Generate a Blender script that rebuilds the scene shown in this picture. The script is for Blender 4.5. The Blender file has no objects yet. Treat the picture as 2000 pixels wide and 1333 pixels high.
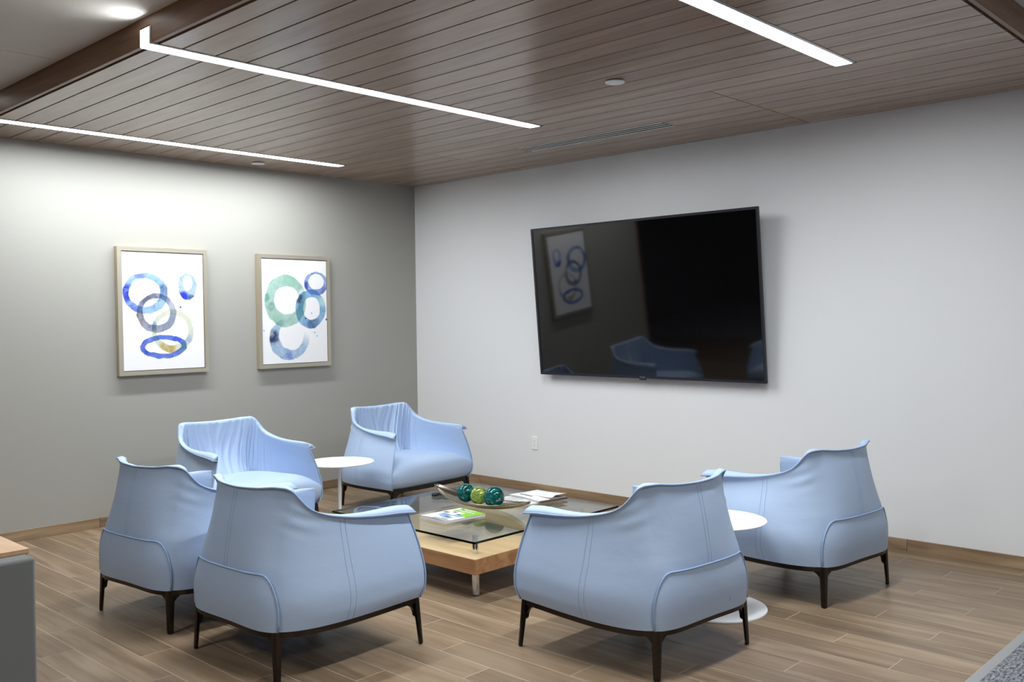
import bpy, math, random
import numpy as np
from mathutils import Vector, Matrix

rng = random.Random(7)
scene = bpy.context.scene
COL = scene.collection

# ------------------------------------------------------------------ camera
F_PX = 1827.07
CAM = (6.8232, -5.8756, 1.4770)
YAW, PITCH, ROLL = -0.75835, -0.024094, -0.012953
def cam_matrix():
    cy, sy, cp, sp = math.cos(YAW), math.sin(YAW), math.cos(PITCH), math.sin(PITCH)
    f = Vector((sy * cp, cy * cp, sp)); r = Vector((cy, -sy, 0)); u = r.cross(f)
    cr, sr = math.cos(ROLL), math.sin(ROLL)
    R, U = cr * r + sr * u, -sr * r + cr * u
    m = Matrix((R, U, -f)).transposed().to_4x4(); m.translation = Vector(CAM)
    return m
cd = bpy.data.cameras.new('camera'); cam = bpy.data.objects.new('camera', cd); COL.objects.link(cam)
cd.sensor_width = 36; cd.lens = F_PX / 2000 * 36; cd.clip_start = .05; cd.clip_end = 60
cam.matrix_world = cam_matrix(); scene.camera = cam

# ------------------------------------------------------------------ world, exposure, light levels
w = bpy.data.worlds.new('world'); scene.world = w; w.use_nodes = True
w.node_tree.nodes['Background'].inputs[0].default_value = (.85, .9, 1, 1)
w.node_tree.nodes['Background'].inputs[1].default_value = .03
scene.view_settings.view_transform = 'Standard'; scene.view_settings.look = 'None'
scene.view_settings.gamma = 1; scene.view_settings.use_curve_mapping = False
scene.view_settings.exposure = 0.0
LINEAR_POWER = 98.0          # emission of the linear lamps' lenses
LINEAR_COL = (.93, .97, 1.0)
FILL_POWER = 48.0            # emission of the fill panels added out of view
try:
    scene.cycles.use_denoising = True
    scene.cycles.max_bounces = 10; scene.cycles.diffuse_bounces = 6; scene.cycles.glossy_bounces = 6
    scene.cycles.transparent_max_bounces = 16
    scene.cycles.sample_clamp_indirect = 6
    scene.cycles.caustics_refractive = False
except Exception:
    pass

H = 2.74            # wood ceiling height
YE = -3.90          # front edge of the wood ceiling (fascia face)
XE = 5.57           # right edge of the wood ceiling
ZW = 2.866          # white ceiling height

# ------------------------------------------------------------------ node helpers / materials
def srgb(r, g, b):
    f = lambda c: (c / 255 / 12.92) if c / 255 <= .04045 else ((c / 255 + .055) / 1.055) ** 2.4
    return (f(r), f(g), f(b), 1)

class N:
    def __init__(s, name):
        s.m = bpy.data.materials.new(name); s.m.use_nodes = True
        s.t = s.m.node_tree; s.p = s.t.nodes['Principled BSDF']
    def node(s, kind, **k):
        n = s.t.nodes.new(kind)
        for a, v in k.items(): setattr(n, a, v)
        return n
    def put(s, sock, v):
        if isinstance(v, bpy.types.NodeSocket): s.t.links.new(v, sock)
        else: sock.default_value = v
    def math(s, op, a, b=0., c=0., clamp=False):
        n = s.node('ShaderNodeMath', operation=op, use_clamp=clamp)
        for i, v in enumerate((a, b, c)): s.put(n.inputs[i], v)
        return n.outputs[0]
    def mix(s, fac, a, b, mode='MIX'):
        n = s.node('ShaderNodeMix', data_type='RGBA', blend_type=mode)
        s.put(n.inputs[0], fac); s.put(n.inputs[6], a); s.put(n.inputs[7], b)
        return n.outputs[2]
    def ss(s, v, lo, hi, a=0., b=1.):
        n = s.node('ShaderNodeMapRange', interpolation_type='SMOOTHSTEP')
        s.put(n.inputs[0], v)
        for i, x in enumerate((lo, hi, a, b)): s.put(n.inputs[i + 1], x)
        return n.outputs[0]
    def coord(s, which='Object'):
        return s.node('ShaderNodeTexCoord').outputs[which]
    def mapping(s, vec, loc=(0, 0, 0), rot=(0, 0, 0), scale=(1, 1, 1)):
        n = s.node('ShaderNodeMapping'); s.put(n.inputs[0], vec); s.put(n.inputs[1], loc); s.put(n.inputs[2], rot); s.put(n.inputs[3], scale)
        return n.outputs[0]
    def noise(s, vec, scale, detail=3., rough=.5, dist=0., out=0):
        n = s.node('ShaderNodeTexNoise'); s.put(n.inputs['Vector'], vec)
        n.inputs['Scale'].default_value = scale; n.inputs['Detail'].default_value = detail
        n.inputs['Roughness'].default_value = rough; n.inputs['Distortion'].default_value = dist
        return n.outputs[out]
    def rnd(s): return s.node('ShaderNodeObjectInfo').outputs['Random']
    def sep(s, v):
        n = s.node('ShaderNodeSeparateXYZ'); s.put(n.inputs[0], v); return n.outputs
    def comb(s, x, y, z):
        n = s.node('ShaderNodeCombineXYZ')
        for i, v in enumerate((x, y, z)): s.put(n.inputs[i], v)
        return n.outputs[0]
    def bump(s, h, strength=.2, dist=.01):
        n = s.node('ShaderNodeBump'); n.inputs['Strength'].default_value = strength; n.inputs['Distance'].default_value = dist
        s.put(n.inputs['Height'], h); s.t.links.new(n.outputs[0], s.p.inputs['Normal'])
    def set(s, col=None, rough=None, metal=None, spec=None, **k):
        if col is not None: s.put(s.p.inputs['Base Color'], col)
        if rough is not None: s.put(s.p.inputs['Roughness'], rough)
        if metal is not None: s.put(s.p.inputs['Metallic'], metal)
        if spec is not None: s.put(s.p.inputs['Specular IOR Level'], spec)
        for a, v in k.items(): s.put(s.p.inputs[a.replace('_', ' ')], v)
        return s.m

M = {}
def simple(name, col, rough=.5, metal=0., spec=.5, **k):
    n = N(name); c = n.coord('Object')
    f = n.noise(c, 14, 2)
    cc = n.mix(f, tuple(x * .965 for x in col[:3]) + (1,), tuple(min(1, x * 1.03) for x in col[:3]) + (1,))
    M[name] = n.set(cc, rough, metal, spec, **k); return M[name]

def paint(name, col, rough=.55):
    n = N(name); c = n.coord('Object')
    cc = n.mix(n.noise(c, 1.3, 2), tuple(x * .985 for x in col[:3]) + (1,), col)
    n.bump(n.noise(c, 260, 3), .06, .002)
    M[name] = n.set(cc, rough, 0, .35)
paint('wall_white', srgb(226, 227, 227)); paint('wall_greige', srgb(164, 163, 156)); paint('ceiling_white', srgb(214, 210, 203), .8)
paint('lobby_paint', srgb(78, 68, 60)); 

def wood(name, dark, mid, light, rough, along='x', grain=1., per_obj=.25, spec=.5, rings=False, coat=0.):
    n = N(name); c = n.coord('Object'); r = n.rnd()
    off = n.math('MULTIPLY', r, 37.)
    v = n.node('ShaderNodeVectorMath', operation='ADD'); n.put(v.inputs[0], c); n.put(v.inputs[1], n.comb(off, n.math('MULTIPLY', r, 11.), off))
    sc = {'x': (.9, 14, 14), 'y': (14, .9, 14), 'z': (14, 14, .9)}[along]
    m1 = n.mapping(v.outputs[0], scale=tuple(q * grain for q in sc))
    g1 = n.noise(m1, 2.2, 5, .62, .6)
    sc2 = {'x': (2.5, 90, 90), 'y': (90, 2.5, 90), 'z': (90, 90, 2.5)}[along]
    g2 = n.noise(n.mapping(v.outputs[0], scale=sc2), 1.6, 3, .6)
    big = n.noise(n.mapping(v.outputs[0], scale={'x': (.5, 4, 4), 'y': (4, .5, 4), 'z': (4, 4, .5)}[along]), 1.5, 2, .5, 1.2)
    col = n.mix(n.ss(g1, .32, .68), dark, mid)
    col = n.mix(n.ss(big, .45, .72), col, light)
    col = n.mix(n.math('MULTIPLY', n.ss(g2, .52, .75), .35), col, dark)
    k = n.math('ADD', n.math('MULTIPLY', r, per_obj), 1 - per_obj / 2)
    sc_ = n.node('ShaderNodeVectorMath', operation='SCALE'); n.put(sc_.inputs[0], col); n.put(sc_.inputs['Scale'], k)
    n.bump(g2, .08, .003)
    M[name] = n.set(sc_.outputs[0], n.math('ADD', n.math('MULTIPLY', g2, .12), rough - .06), 0, spec, Coat_Weight=coat)
wood('floor_tile', srgb(118, 98, 76), srgb(140, 118, 94), srgb(156, 135, 111), .36, 'x', .8, .26)
wood('base_tile', srgb(122, 100, 76), srgb(150, 126, 98), srgb(166, 143, 114), .45, 'x', .8, .16)
wood('base_tile_y', srgb(122, 100, 76), srgb(150, 126, 98), srgb(166, 143, 114), .45, 'y', .8, .16)
wood('ceiling_wood', srgb(150, 127, 110), srgb(160, 138, 121), srgb(168, 147, 130), .22, 'x', .6, .14, .5)
wood('fascia_wood', srgb(112, 80, 58), srgb(140, 104, 78), srgb(154, 120, 93), .4, 'x', .6, .06)
wood('fascia_wood_y', srgb(112, 80, 58), srgb(140, 104, 78), srgb(154, 120, 93), .4, 'y', .6, .06)
wood('table_wood_top', srgb(196, 160, 118), srgb(212, 180, 138), srgb(220, 190, 150), .35, 'x', .7, .02)
wood('table_wood_side', srgb(150, 104, 66), srgb(178, 132, 90), srgb(188, 144, 102), .4, 'x', .5, .02)
wood('desk_wood', srgb(190, 150, 112), srgb(212, 174, 136), srgb(220, 184, 148), .35, 'x', .5, .02)
simple('grout', srgb(186, 172, 152), .9)
simple('ceiling_dark', srgb(14, 12, 11), .95, 0., .1)
simple('alu', srgb(196, 198, 200), .35, 1.)
simple('trim_metal', srgb(176, 177, 178), .4, .6)
simple('white_enamel', srgb(240, 240, 240), .28)
simple('white_plastic', srgb(236, 236, 234), .4)
simple('slot_dark', srgb(20, 20, 22), .7)
simple('chrome', srgb(222, 222, 224), .1, 1.)
simple('tray_metal', srgb(164, 158, 146), .2, 1.)
simple('black_plastic', srgb(22, 22, 24), .35)
simple('bezel', srgb(62, 62, 68), .32, .75)
simple('frame_silver', srgb(190, 184, 168), .38, .55)
simple('frame_side', srgb(178, 164, 138), .45, .3)
simple('gunmetal', srgb(64, 58, 54), .22, .9)
simple('rubber', srgb(18, 18, 18), .7)
simple('paper', srgb(214, 214, 213), .6)
simple('paper_edge', srgb(205, 204, 202), .8)
simple('magazine_green', srgb(128, 190, 40), .35)
simple('cover_blue', srgb(120, 165, 215), .35)
simple('cover_dark', srgb(60, 58, 56), .5)
simple('cover_brown', srgb(90, 66, 50), .5)
simple('print_grey', srgb(150, 150, 152), .5)
simple('grey_fabric', srgb(118, 122, 121), .9)
simple('button_grey', srgb(120, 120, 120), .5)
simple('button_yellow', srgb(190, 170, 60), .5)
simple('logo_silver', srgb(190, 190, 195), .3, .4)

n = N('leather'); c = n.coord('Object')
cc = n.mix(n.noise(c, 3, 2), srgb(169, 190, 219), srgb(177, 197, 224))
vor = n.node('ShaderNodeTexVoronoi'); n.put(vor.inputs['Vector'], c); vor.inputs['Scale'].default_value = 420
soft = n.noise(n.mapping(c, scale=(1, 1, 1.6)), 9, 2, .5)
n.bump(n.math('ADD', n.math('MULTIPLY', vor.outputs['Distance'], .08), n.math('MULTIPLY', soft, .9)), .22, .012)
M['leather'] = n.set(cc, .48, 0, .4)
simple('leather_piping', srgb(150, 175, 208), .45)
simple('stitch', srgb(138, 158, 188), .6)

n = N('carpet'); c = n.coord('Object')
a1 = n.noise(n.mapping(c, scale=(30, 95, 1)), 2.2, 4, .7)
a2 = n.noise(n.mapping(c, scale=(95, 30, 1)), 1.1, 3, .6)
cc = n.mix(n.ss(n.math('MULTIPLY', n.math('ADD', a1, a2), .5), .4, .6), srgb(66, 70, 80), srgb(168, 170, 174))
n.bump(a1, .6, .01); M['carpet'] = n.set(cc, .95, 0, .1)

def emit(name, col, power):
    m = bpy.data.materials.new(name); m.use_nodes = True; t = m.node_tree; t.nodes.clear()
    o = t.nodes.new('ShaderNodeOutputMaterial'); e = t.nodes.new('ShaderNodeEmission')
    e.inputs[0].default_value = (*col, 1); e.inputs[1].default_value = power; t.links.new(e.outputs[0], o.inputs[0]); M[name] = m
emit('lens', LINEAR_COL, LINEAR_POWER); emit('fill_emitter', (.96, .98, 1.), FILL_POWER)

def glassy(name, tint, ior=1.5, gloss_rough=0.0):
    m = bpy.data.materials.new(name); m.use_nodes = True; t = m.node_tree; t.nodes.clear()
    o = t.nodes.new('ShaderNodeOutputMaterial'); mx = t.nodes.new('ShaderNodeMixShader')
    lw = t.nodes.new('ShaderNodeLayerWeight'); lw.inputs[0].default_value = .5      # Schlick reflectance from the facing angle
    pw = t.nodes.new('ShaderNodeMath'); pw.operation = 'POWER'; pw.inputs[1].default_value = 5; t.links.new(lw.outputs['Facing'], pw.inputs[0])
    fr = t.nodes.new('ShaderNodeMath'); fr.operation = 'MULTIPLY_ADD'; t.links.new(pw.outputs[0], fr.inputs[0]); fr.inputs[1].default_value = .96; fr.inputs[2].default_value = .04
    tr = t.nodes.new('ShaderNodeBsdfTransparent'); tr.inputs[0].default_value = tint
    gl = t.nodes.new('ShaderNodeBsdfGlossy'); gl.inputs['Roughness'].default_value = gloss_rough
    t.links.new(fr.outputs[0], mx.inputs[0]); t.links.new(tr.outputs[0], mx.inputs[1]); t.links.new(gl.outputs[0], mx.inputs[2])
    t.links.new(mx.outputs[0], o.inputs[0]); M[name] = m
glassy('table_glass', (.90, .935, .915, 1))
simple('glass_edge', srgb(8, 14, 13), .08)

def ball_glass(name, c1, c2, sw=0.):
    n = N(name); c = n.coord('Object')
    wv = n.noise(n.mapping(c, scale=(1, 1, 2.2)), 26, 2, .5, 1.5)
    cc = n.mix(n.ss(wv, .4, .65), c1, c2)
    n.bump(n.noise(c, 30, 2, .5, 1.), .25, .01)
    M[name] = n.set(cc, .04, 0, .6, Transmission_Weight=.72, IOR=1.45)
ball_glass('glass_teal', srgb(0, 88, 84), srgb(0, 116, 110))
ball_glass('glass_lime', srgb(138, 168, 60), srgb(190, 210, 120))

n = N('screen'); M['screen'] = n.set((.0025, .0025, .003, 1), .045, 0, .7)

# ------------------------------------------------------------------ mesh helpers
class MB:
    def __init__(s): s.v = []; s.f = []; s.mi = []; s.cur = 0
    def add(s, vs, fs):
        b = len(s.v); s.v += [tuple(p) for p in vs]
        for f in fs: s.f.append(tuple(i + b for i in f)); s.mi.append(s.cur)
    def box(s, x0, x1, y0, y1, z0, z1, bev=0.):
        x0, x1 = sorted((x0, x1)); y0, y1 = sorted((y0, y1)); z0, z1 = sorted((z0, z1))
        if bev <= 0:
            s.add([(x0, y0, z0), (x1, y0, z0), (x1, y1, z0), (x0, y1, z0), (x0, y0, z1), (x1, y0, z1), (x1, y1, z1), (x0, y1, z1)],
                  [(0, 3, 2, 1), (4, 5, 6, 7), (0, 1, 5, 4), (1, 2, 6, 5), (2, 3, 7, 6), (3, 0, 4, 7)]); return
        b = bev; vs = []
        for sx, X in ((0, x0), (1, x1)):
            for sy, Y in ((0, y0), (1, y1)):
                for sz, Z in ((0, z0), (1, z1)):
                    ix = b if sx == 0 else -b; iy = b if sy == 0 else -b; iz = b if sz == 0 else -b
                    vs += [(X, Y + iy, Z + iz), (X + ix, Y, Z + iz), (X + ix, Y + iy, Z)]
        k = lambda sx, sy, sz, a: ((sx * 2 + sy) * 2 + sz) * 3 + a
        fs = []
        fs.append((k(0,0,0,0), k(0,0,1,0), k(0,1,1,0), k(0,1,0,0))); fs.append((k(1,0,0,0), k(1,1,0,0), k(1,1,1,0), k(1,0,1,0)))
        fs.append((k(0,0,0,1), k(1,0,0,1), k(1,0,1,1), k(0,0,1,1))); fs.append((k(0,1,0,1), k(0,1,1,1), k(1,1,1,1), k(1,1,0,1)))
        fs.append((k(0,0,0,2), k(0,1,0,2), k(1,1,0,2), k(1,0,0,2))); fs.append((k(0,0,1,2), k(1,0,1,2), k(1,1,1,2), k(0,1,1,2)))
        for a in (0, 1):
            for c_ in (0, 1):
                fs.append((k(a,c_,0,0), k(a,c_,1,0), k(a,c_,1,1), k(a,c_,0,1)))
                fs.append((k(a,0,c_,0), k(a,1,c_,0), k(a,1,c_,2), k(a,0,c_,2)))
                fs.append((k(0,a,c_,1), k(1,a,c_,1), k(1,a,c_,2), k(0,a,c_,2)))
        for a in (0, 1):
            for c_ in (0, 1):
                for d in (0, 1): fs.append((k(a,c_,d,0), k(a,c_,d,1), k(a,c_,d,2)))
        s.add(vs, fs)
    def grid(s, rows, closed=False):
        nr, nc = len(rows), len(rows[0]); vs = [p for r in rows for p in r]; fs = []
        for i in range(nr - 1):
            for j in range(nc - 1 + (1 if closed else 0)):
                j2 = (j + 1) % nc; fs.append((i * nc + j, i * nc + j2, (i + 1) * nc + j2, (i + 1) * nc + j))
        s.add(vs, fs)
    def tube(s, pts, r, seg=8, closed=False):
        pts = [Vector(p) for p in pts]; n_ = len(pts); rows = []; up = None
        rs = r if isinstance(r, (list, tuple)) else [r] * n_
        for i, p in enumerate(pts):
            a = pts[(i - 1) % n_ if closed else max(i - 1, 0)]; b = pts[(i + 1) % n_ if closed else min(i + 1, n_ - 1)]
            t = (b - a); t = t.normalized() if t.length > 1e-9 else Vector((0, 0, 1))
            if up is None: up = t.orthogonal().normalized()
            up = (up - t * up.dot(t)); up = up.normalized() if up.length > 1e-6 else t.orthogonal().normalized()
            w_ = t.cross(up)
            rows.append([p + (up * math.cos(q) + w_ * math.sin(q)) * rs[i] for q in (2 * math.pi * k / seg for k in range(seg))])
        if closed: rows.append(rows[0])
        s.grid(rows, True)
        if not closed:
            b = len(s.v) - n_ * seg
            s.f.append(tuple(b + k for k in reversed(range(seg)))); s.mi.append(s.cur)
            e = len(s.v) - seg; s.f.append(tuple(e + k for k in range(seg))); s.mi.append(s.cur)
    def lathe(s, prof, cx=0, cy=0, seg=40):
        rows = [[(cx + r * math.cos(2 * math.pi * k / seg), cy + r * math.sin(2 * math.pi * k / seg), z) for k in range(seg)] for r, z in prof]
        s.grid(rows, True)
    def prism(s, poly, axis, a0, a1):
        # poly: 2-D points in the plane perpendicular to axis (order of remaining axes), extruded a0..a1
        def P(u, v_, a): return {'x': (a, u, v_), 'y': (u, a, v_), 'z': (u, v_, a)}[axis]
        m_ = len(poly); vs = [P(*p, a0) for p in poly] + [P(*p, a1) for p in poly]
        fs = [tuple(range(m_)), tuple(reversed(range(m_, 2 * m_)))] + [(i, (i + 1) % m_, m_ + (i + 1) % m_, m_ + i) for i in range(m_)]
        s.add(vs, fs)
    def mesh(s, name, mats, smooth=False):
        me = bpy.data.meshes.new(name); me.from_pydata(s.v, [], s.f); 
        for m_ in (mats if isinstance(mats, (list, tuple)) else [mats]): me.materials.append(M[m_])
        me.polygons.foreach_set('material_index', s.mi)
        import bmesh
        bm = bmesh.new(); bm.from_mesh(me); bmesh.ops.recalc_face_normals(bm, faces=bm.faces); bm.to_mesh(me); bm.free()
        if smooth:
            me.polygons.foreach_set('use_smooth', [True] * len(me.polygons))
            if smooth != 'all':
                me.set_sharp_from_angle(angle=math.radians(smooth if smooth is not True else 40))
        me.update(); return me
    def build(s, name, mats, parent=None, smooth=False, loc=None, rot=None):
        return link(name, s.mesh(name, mats, smooth), parent, loc, rot)

def link(name, data, parent=None, loc=None, rot=None):
    o = bpy.data.objects.new(name, data); COL.objects.link(o)
    if parent is not None: o.parent = parent
    if loc is not None: o.location = loc
    if rot is not None: o.rotation_euler = rot
    return o
def tag(o, label=None, cat=None, group=None, kind=None):
    if label: o['label'] = label
    if cat: o['category'] = cat
    if group: o['group'] = group
    if kind: o['kind'] = kind
    return o
def thing(name, loc=(0, 0, 0), rz=0, label=None, cat=None, group=None):
    return tag(link(name, None, None, loc, (0, 0, rz)), label, cat, group)
def struct(o, label=None): o['kind'] = 'structure'; (label and o.__setitem__('label', label)); return o
def box_at(name, x0, x1, y0, y1, z0, z1, mat, parent=None, bev=0., smooth=False):
    # mesh centred on its own origin so that object coordinates are local
    cx, cy, cz = (x0 + x1) / 2, (y0 + y1) / 2, (z0 + z1) / 2
    m = MB(); m.box(x0 - cx, x1 - cx, y0 - cy, y1 - cy, z0 - cz, z1 - cz, bev)
    return m.build(name, mat, parent, smooth, (cx, cy, cz))

# ================================================================== ROOM SHELL
YT = -6.6                      # the wood-look tiles stop here, behind the camera's view
FX = 5.578                     # right edge of the tiles
fl = struct(box_at('floor', -2.6, FX, YT, 0.0, -.06, -.0006, 'grout'), 'floor of wood-look porcelain planks with pale grout')
fl_c = fl.location.copy()
# tiles: rows of .1555 along x, .942 long, a third staggered
PITCH_Y, L, GAP = .1555, .942, .0042
edges = [0.0, -.150] + [-.150 - PITCH_Y * (i + 1) for i in range(40)]
cache = {}
def tile_mesh(lx, ly):
    k = (round(lx, 4), round(ly, 4))
    if k not in cache:
        m = MB(); m.box(-lx / 2, lx / 2, -ly / 2, ly / 2, -.0005, 0, .0002); cache[k] = m.mesh('tile', 'floor_tile')
    return cache[k]
for r in range(len(edges) - 1):
    ya, yb = edges[r + 1], edges[r]
    if ya < -5.75: break
    x_lo = 0.0 if ya > -3.9 else -.9
    x = 4.675 + .3105 * ((r - 1) % 3) - L * 8
    while x < FX:
        a, b = max(x, x_lo), min(x + L, FX - .002)
        if b - a > .02:
            o = link('tile', tile_mesh(b - a - GAP, yb - ya - GAP), fl, Vector(((a + b) / 2, (ya + yb) / 2, 0)) - fl_c)
        x += L
# beyond the built tiles the same floor goes on behind the camera
box_at('tile', -2.6, FX, YT, -5.74, -.0005, -.0001, 'floor_tile', fl).location -= fl_c
struct(box_at('trim_1', FX, FX + .042, YT, 0.0, -.06, .003, 'trim_metal', None, .001), 'pale metal strip between wood-look floor and carpet')
struct(box_at('carpet_floor', FX + .042, 10.5, -10, 0, -.06, .002, 'carpet'), 'grey flecked carpet beyond the metal strip')
struct(box_at('carpet_floor', -2.6, FX + .042, -10, YT, -.06, .002, 'carpet'), 'grey carpet behind the lounge')

struct(box_at('wall_back', -.15, 10.5, 0.0, .15, -.06, 3.1, 'wall_white'), 'white painted wall behind the television')
struct(box_at('wall_left', -.15, 0.0, -3.93, 0.0, -.06, 3.1, 'wall_greige'), 'greige painted wall with two framed paintings')
struct(box_at('trim_2', -.16, .012, -3.955, -3.93, -.002, ZW, 'fascia_wood_y'), 'wood end trim of the greige wall')
struct(box_at('wall_right', 10.5, 10.65, -10, .15, -.06, 3.1, 'lobby_paint'))
struct(box_at('wall_front', -2.75, 10.65, -10.15, -10, -.06, 3.1, 'lobby_paint'))
struct(box_at('wall_lobby', -2.75, -2.6, -10, -3.78, -.06, 3.1, 'lobby_paint'))
struct(box_at('wall_corridor', -2.6, -.15, -3.93, -3.78, -.06, 3.1, 'lobby_paint'))

# ---- baseboards, tile pieces
def baseboard(name, axis, pieces, label):
    root = struct(link(name, None), label)
    for a, b in pieces:
        if axis == 'x': box_at('tile', a + .001, b - .001, -.011, -.0005, .0, .074, 'base_tile', root, .0012)
        else: box_at('tile', .0005, .011, a + .001, b - .001, .0, .074, 'base_tile_y', root, .0012)
xs = [.012, .849] + [.849 + .943 * i for i in range(1, 11)]
baseboard('baseboard_back', 'x', [(xs[i], min(xs[i + 1], 9.9)) for i in range(len(xs) - 1)], 'wood-look tile baseboard along the white wall')
ys = [-3.93, -3.046 + 0, -2.103, -1.16, -.217, 0.0]
baseboard('baseboard_left', 'y', [(ys[i], ys[i + 1]) for i in range(len(ys) - 1)], 'wood-look tile baseboard along the greige wall')

# ---- wood plank ceiling
LX = [.505, 2.635, 4.735]; LW = .092; LEND = -1.2585       # linear lamp channels
ce = struct(box_at('ceiling', 0.0, XE - .02, -3.866, 0.0, H + .086, H + .1, 'ceiling_dark'), 'lowered ceiling of wood planks with dark joints')
ce_c = ce.location.copy()
je = [-3.866] + [-3.753 + .1665 * i for i in range(23)] + [0.0]
VX0, VX1 = 2.058, 3.335                                    # diffuser
vent_row = None
pc = {}
def plank(a, b, ya, yb):
    g = .0042
    k = (round(b - a, 3), round(yb - ya, 3))
    if k not in pc:
        m = MB(); lx, ly = (b - a) / 2 - g * .8, (yb - ya) / 2 - g
        m.box(-lx, lx, -ly, ly, 0, .018, .001); pc[k] = m.mesh('plank', 'ceiling_wood')
    link('plank', pc[k], ce, Vector(((a + b) / 2, (ya + yb) / 2, H)) - ce_c)
for i in range(len(je) - 1):
    ya, yb = je[i], je[i + 1]
    if yb < -1.2:
        cuts = [0.0]
        for lx in LX: cuts += [lx - .001, lx + LW + .001]
        cuts.append(XE - .032); segs = [(cuts[k], cuts[k + 1]) for k in range(0, len(cuts), 2)]
    else:
        segs = [(0.0, 1.45), (1.45, 4.005), (4.005, XE - .032)]
        if abs((ya + yb) / 2 + .6727) < .05:
            vent_row = (ya, yb); segs = [(0.0, 1.45), (1.45, VX0), (VX1, 4.005), (4.005, XE - .032)]
    for a, b in segs: plank(a, b, ya, yb)
# backing right above the planks so that joints read dark
def strip(x0, x1, y0, y1): box_at('backing', x0, x1, y0, y1, H + .019, H + .03, 'ceiling_dark', ce).location -= ce_c
cuts = [0.0] 
for lx in LX: cuts += [lx - .004, lx + LW + .004]
cuts.append(XE - .02)
for k in range(0, len(cuts), 2): strip(cuts[k], cuts[k + 1], -3.879, LEND)
strip(0.0, XE - .02, LEND + .004, vent_row[0]); strip(0.0, VX0, *vent_row); strip(VX1, XE - .02, *vent_row); strip(0.0, XE - .02, vent_row[1], -.0005)

# fascia boards with slots for the lamps
SLOT_TOP = 2.812
fa = struct(link('trim_3', None), 'wood fascia board along the front edge of the plank ceiling')
prev = 0.001
for lx in LX:
    box_at('board', prev, lx - .004, YE, YE + .02, H + .001, ZW, 'fascia_wood', fa)
    box_at('board', lx - .004, lx + LW + .004, YE, YE + .02, SLOT_TOP + .012, ZW, 'fascia_wood', fa); prev = lx + LW + .004
box_at('board', prev, XE, YE, YE + .02, H + .001, ZW, 'fascia_wood', fa)
fb = struct(link('trim_4', None), 'wood fascia board along the right edge of the plank ceiling')
box_at('board', XE - .02, XE, YE + .021, -.001, H + .001, ZW, 'fascia_wood_y', fb)

# white ceiling around it (higher), in panels with a hairline joint
wc = struct(link('ceiling_white', None), 'white gypsum ceiling around the lowered wood ceiling')
for a, b, c0, c1 in [(-2.6, 1.699, -10, YE - .001), (1.704, 5.9, -10, YE - .001), (5.904, 10.5, -10, YE - .001), (XE + .001, 10.5, YE + .003, 0)]:
    box_at('panel', a, b, c0, c1, ZW, ZW + .03, 'ceiling_white', wc)
box_at('panel', -2.6, 10.5, -10, 0, ZW + .031, ZW + .06, 'ceiling_dark', wc)

# ---- linear lamps
def linear_lamp(x0, label):
    root = thing('linear_ceiling_lamp', (x0 + LW / 2, YE, H), 0, label, 'ceiling light', 'linear lamps in the wood ceiling')
    h = LW / 2; d = .066; y1 = LEND - YE; t = .0025; zt = SLOT_TOP - H
    hs = MB()                                              # housing: side walls and end caps
    for s_ in (-1, 1):
        poly = [(y1, 0), (y1, d + .012), (d + .012, d + .012), (d + .012, zt + .008), (0, zt + .008), (0, 0)]
        hs.prism(poly, 'x', s_ * (h - t), s_ * h)
    hs.box(-h + t, h - t, y1 - t, y1, 0, d + .012)
    hs.box(-h + t, h - t, 0, d + .012, zt + .005, zt + .008)
    hs.box(-h + t, h - t, d + .004, y1 - t, d + .008, d + .012)
    hs.box(-h + t, h - t, d + .008, d + .012, d + .012, zt + .005)
    hs.build('housing', 'white_enamel', root)
    fg = MB()
    for s_ in (-1, 1):
        a, b = (h - .002, h + .016) if s_ > 0 else (-h - .004, -h + .002)
        fg.box(a, b, -.0015, y1 + .012, -.003, -.0005)
        fg.box(a, b, -.003, -.0005, -.0005, zt + .006)
    fg.box(-h - .004, h + .016, y1, y1 + .012, -.003, -.0005)
    fg.build('trim_flange', 'alu', root)
    ln = MB()                                              # the glowing lens: flush with the planks, turns up inside the fascia slot
    a, z0, z1 = h - .004, .012, .0012; yb = .03; ye = y1 - .03; yv = d * .95
    ln.add([(-a, yb, z1), (a, yb, z1), (a, ye, z1), (-a, ye, z1), (-a, yb, z0), (a, yb, z0), (a, ye, z0), (-a, ye, z0), (-a, yv, z0), (a, yv, z0), (a, yv, zt + .002), (-a, yv, zt + .002)],
           [(3, 2, 1, 0), (1, 2, 6, 5), (3, 0, 4, 7), (2, 3, 7, 6), (0, 1, 5, 4), (4, 5, 9, 8), (8, 9, 10, 11)])
    me = ln.mesh('lens', 'lens'); link('lens', me, root)
    return root
linear_lamp(LX[0], 'linear lamp nearest the greige wall')
linear_lamp(LX[1], 'middle linear lamp, its glowing end turning up the fascia board')
linear_lamp(LX[2], 'linear lamp over the right of the lounge, cut by the top of the photo')

# ---- unseen ceiling panels added as fill light for the chair backs
def lobby_fill(x, y, label):
    r = thing('fill_panel', (x, y, ZW), 0, label, 'ceiling light', 'added lobby fill panels')
    m = MB(); m.box(-.31, .31, -.31, .31, -.012, 0); m.box(-.3, .3, -.3, .3, -.0125, -.012); m.build('frame', 'white_enamel', r)
    m = MB(); m.add([(-.28, -.28, -.0135), (.28, -.28, -.0135), (.28, .28, -.0135), (-.28, .28, -.0135)], [(3, 2, 1, 0)]); m.build('diffuser', 'fill_emitter', r)
lobby_fill(3.2, -6.6, 'added unseen fill panel in the lobby ceiling behind the desk')
lobby_fill(7.6, -6.8, 'added unseen fill panel in the lobby ceiling behind the viewer')
lobby_fill(7.9, -3.0, 'added unseen fill panel in the ceiling over the carpet')

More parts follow.
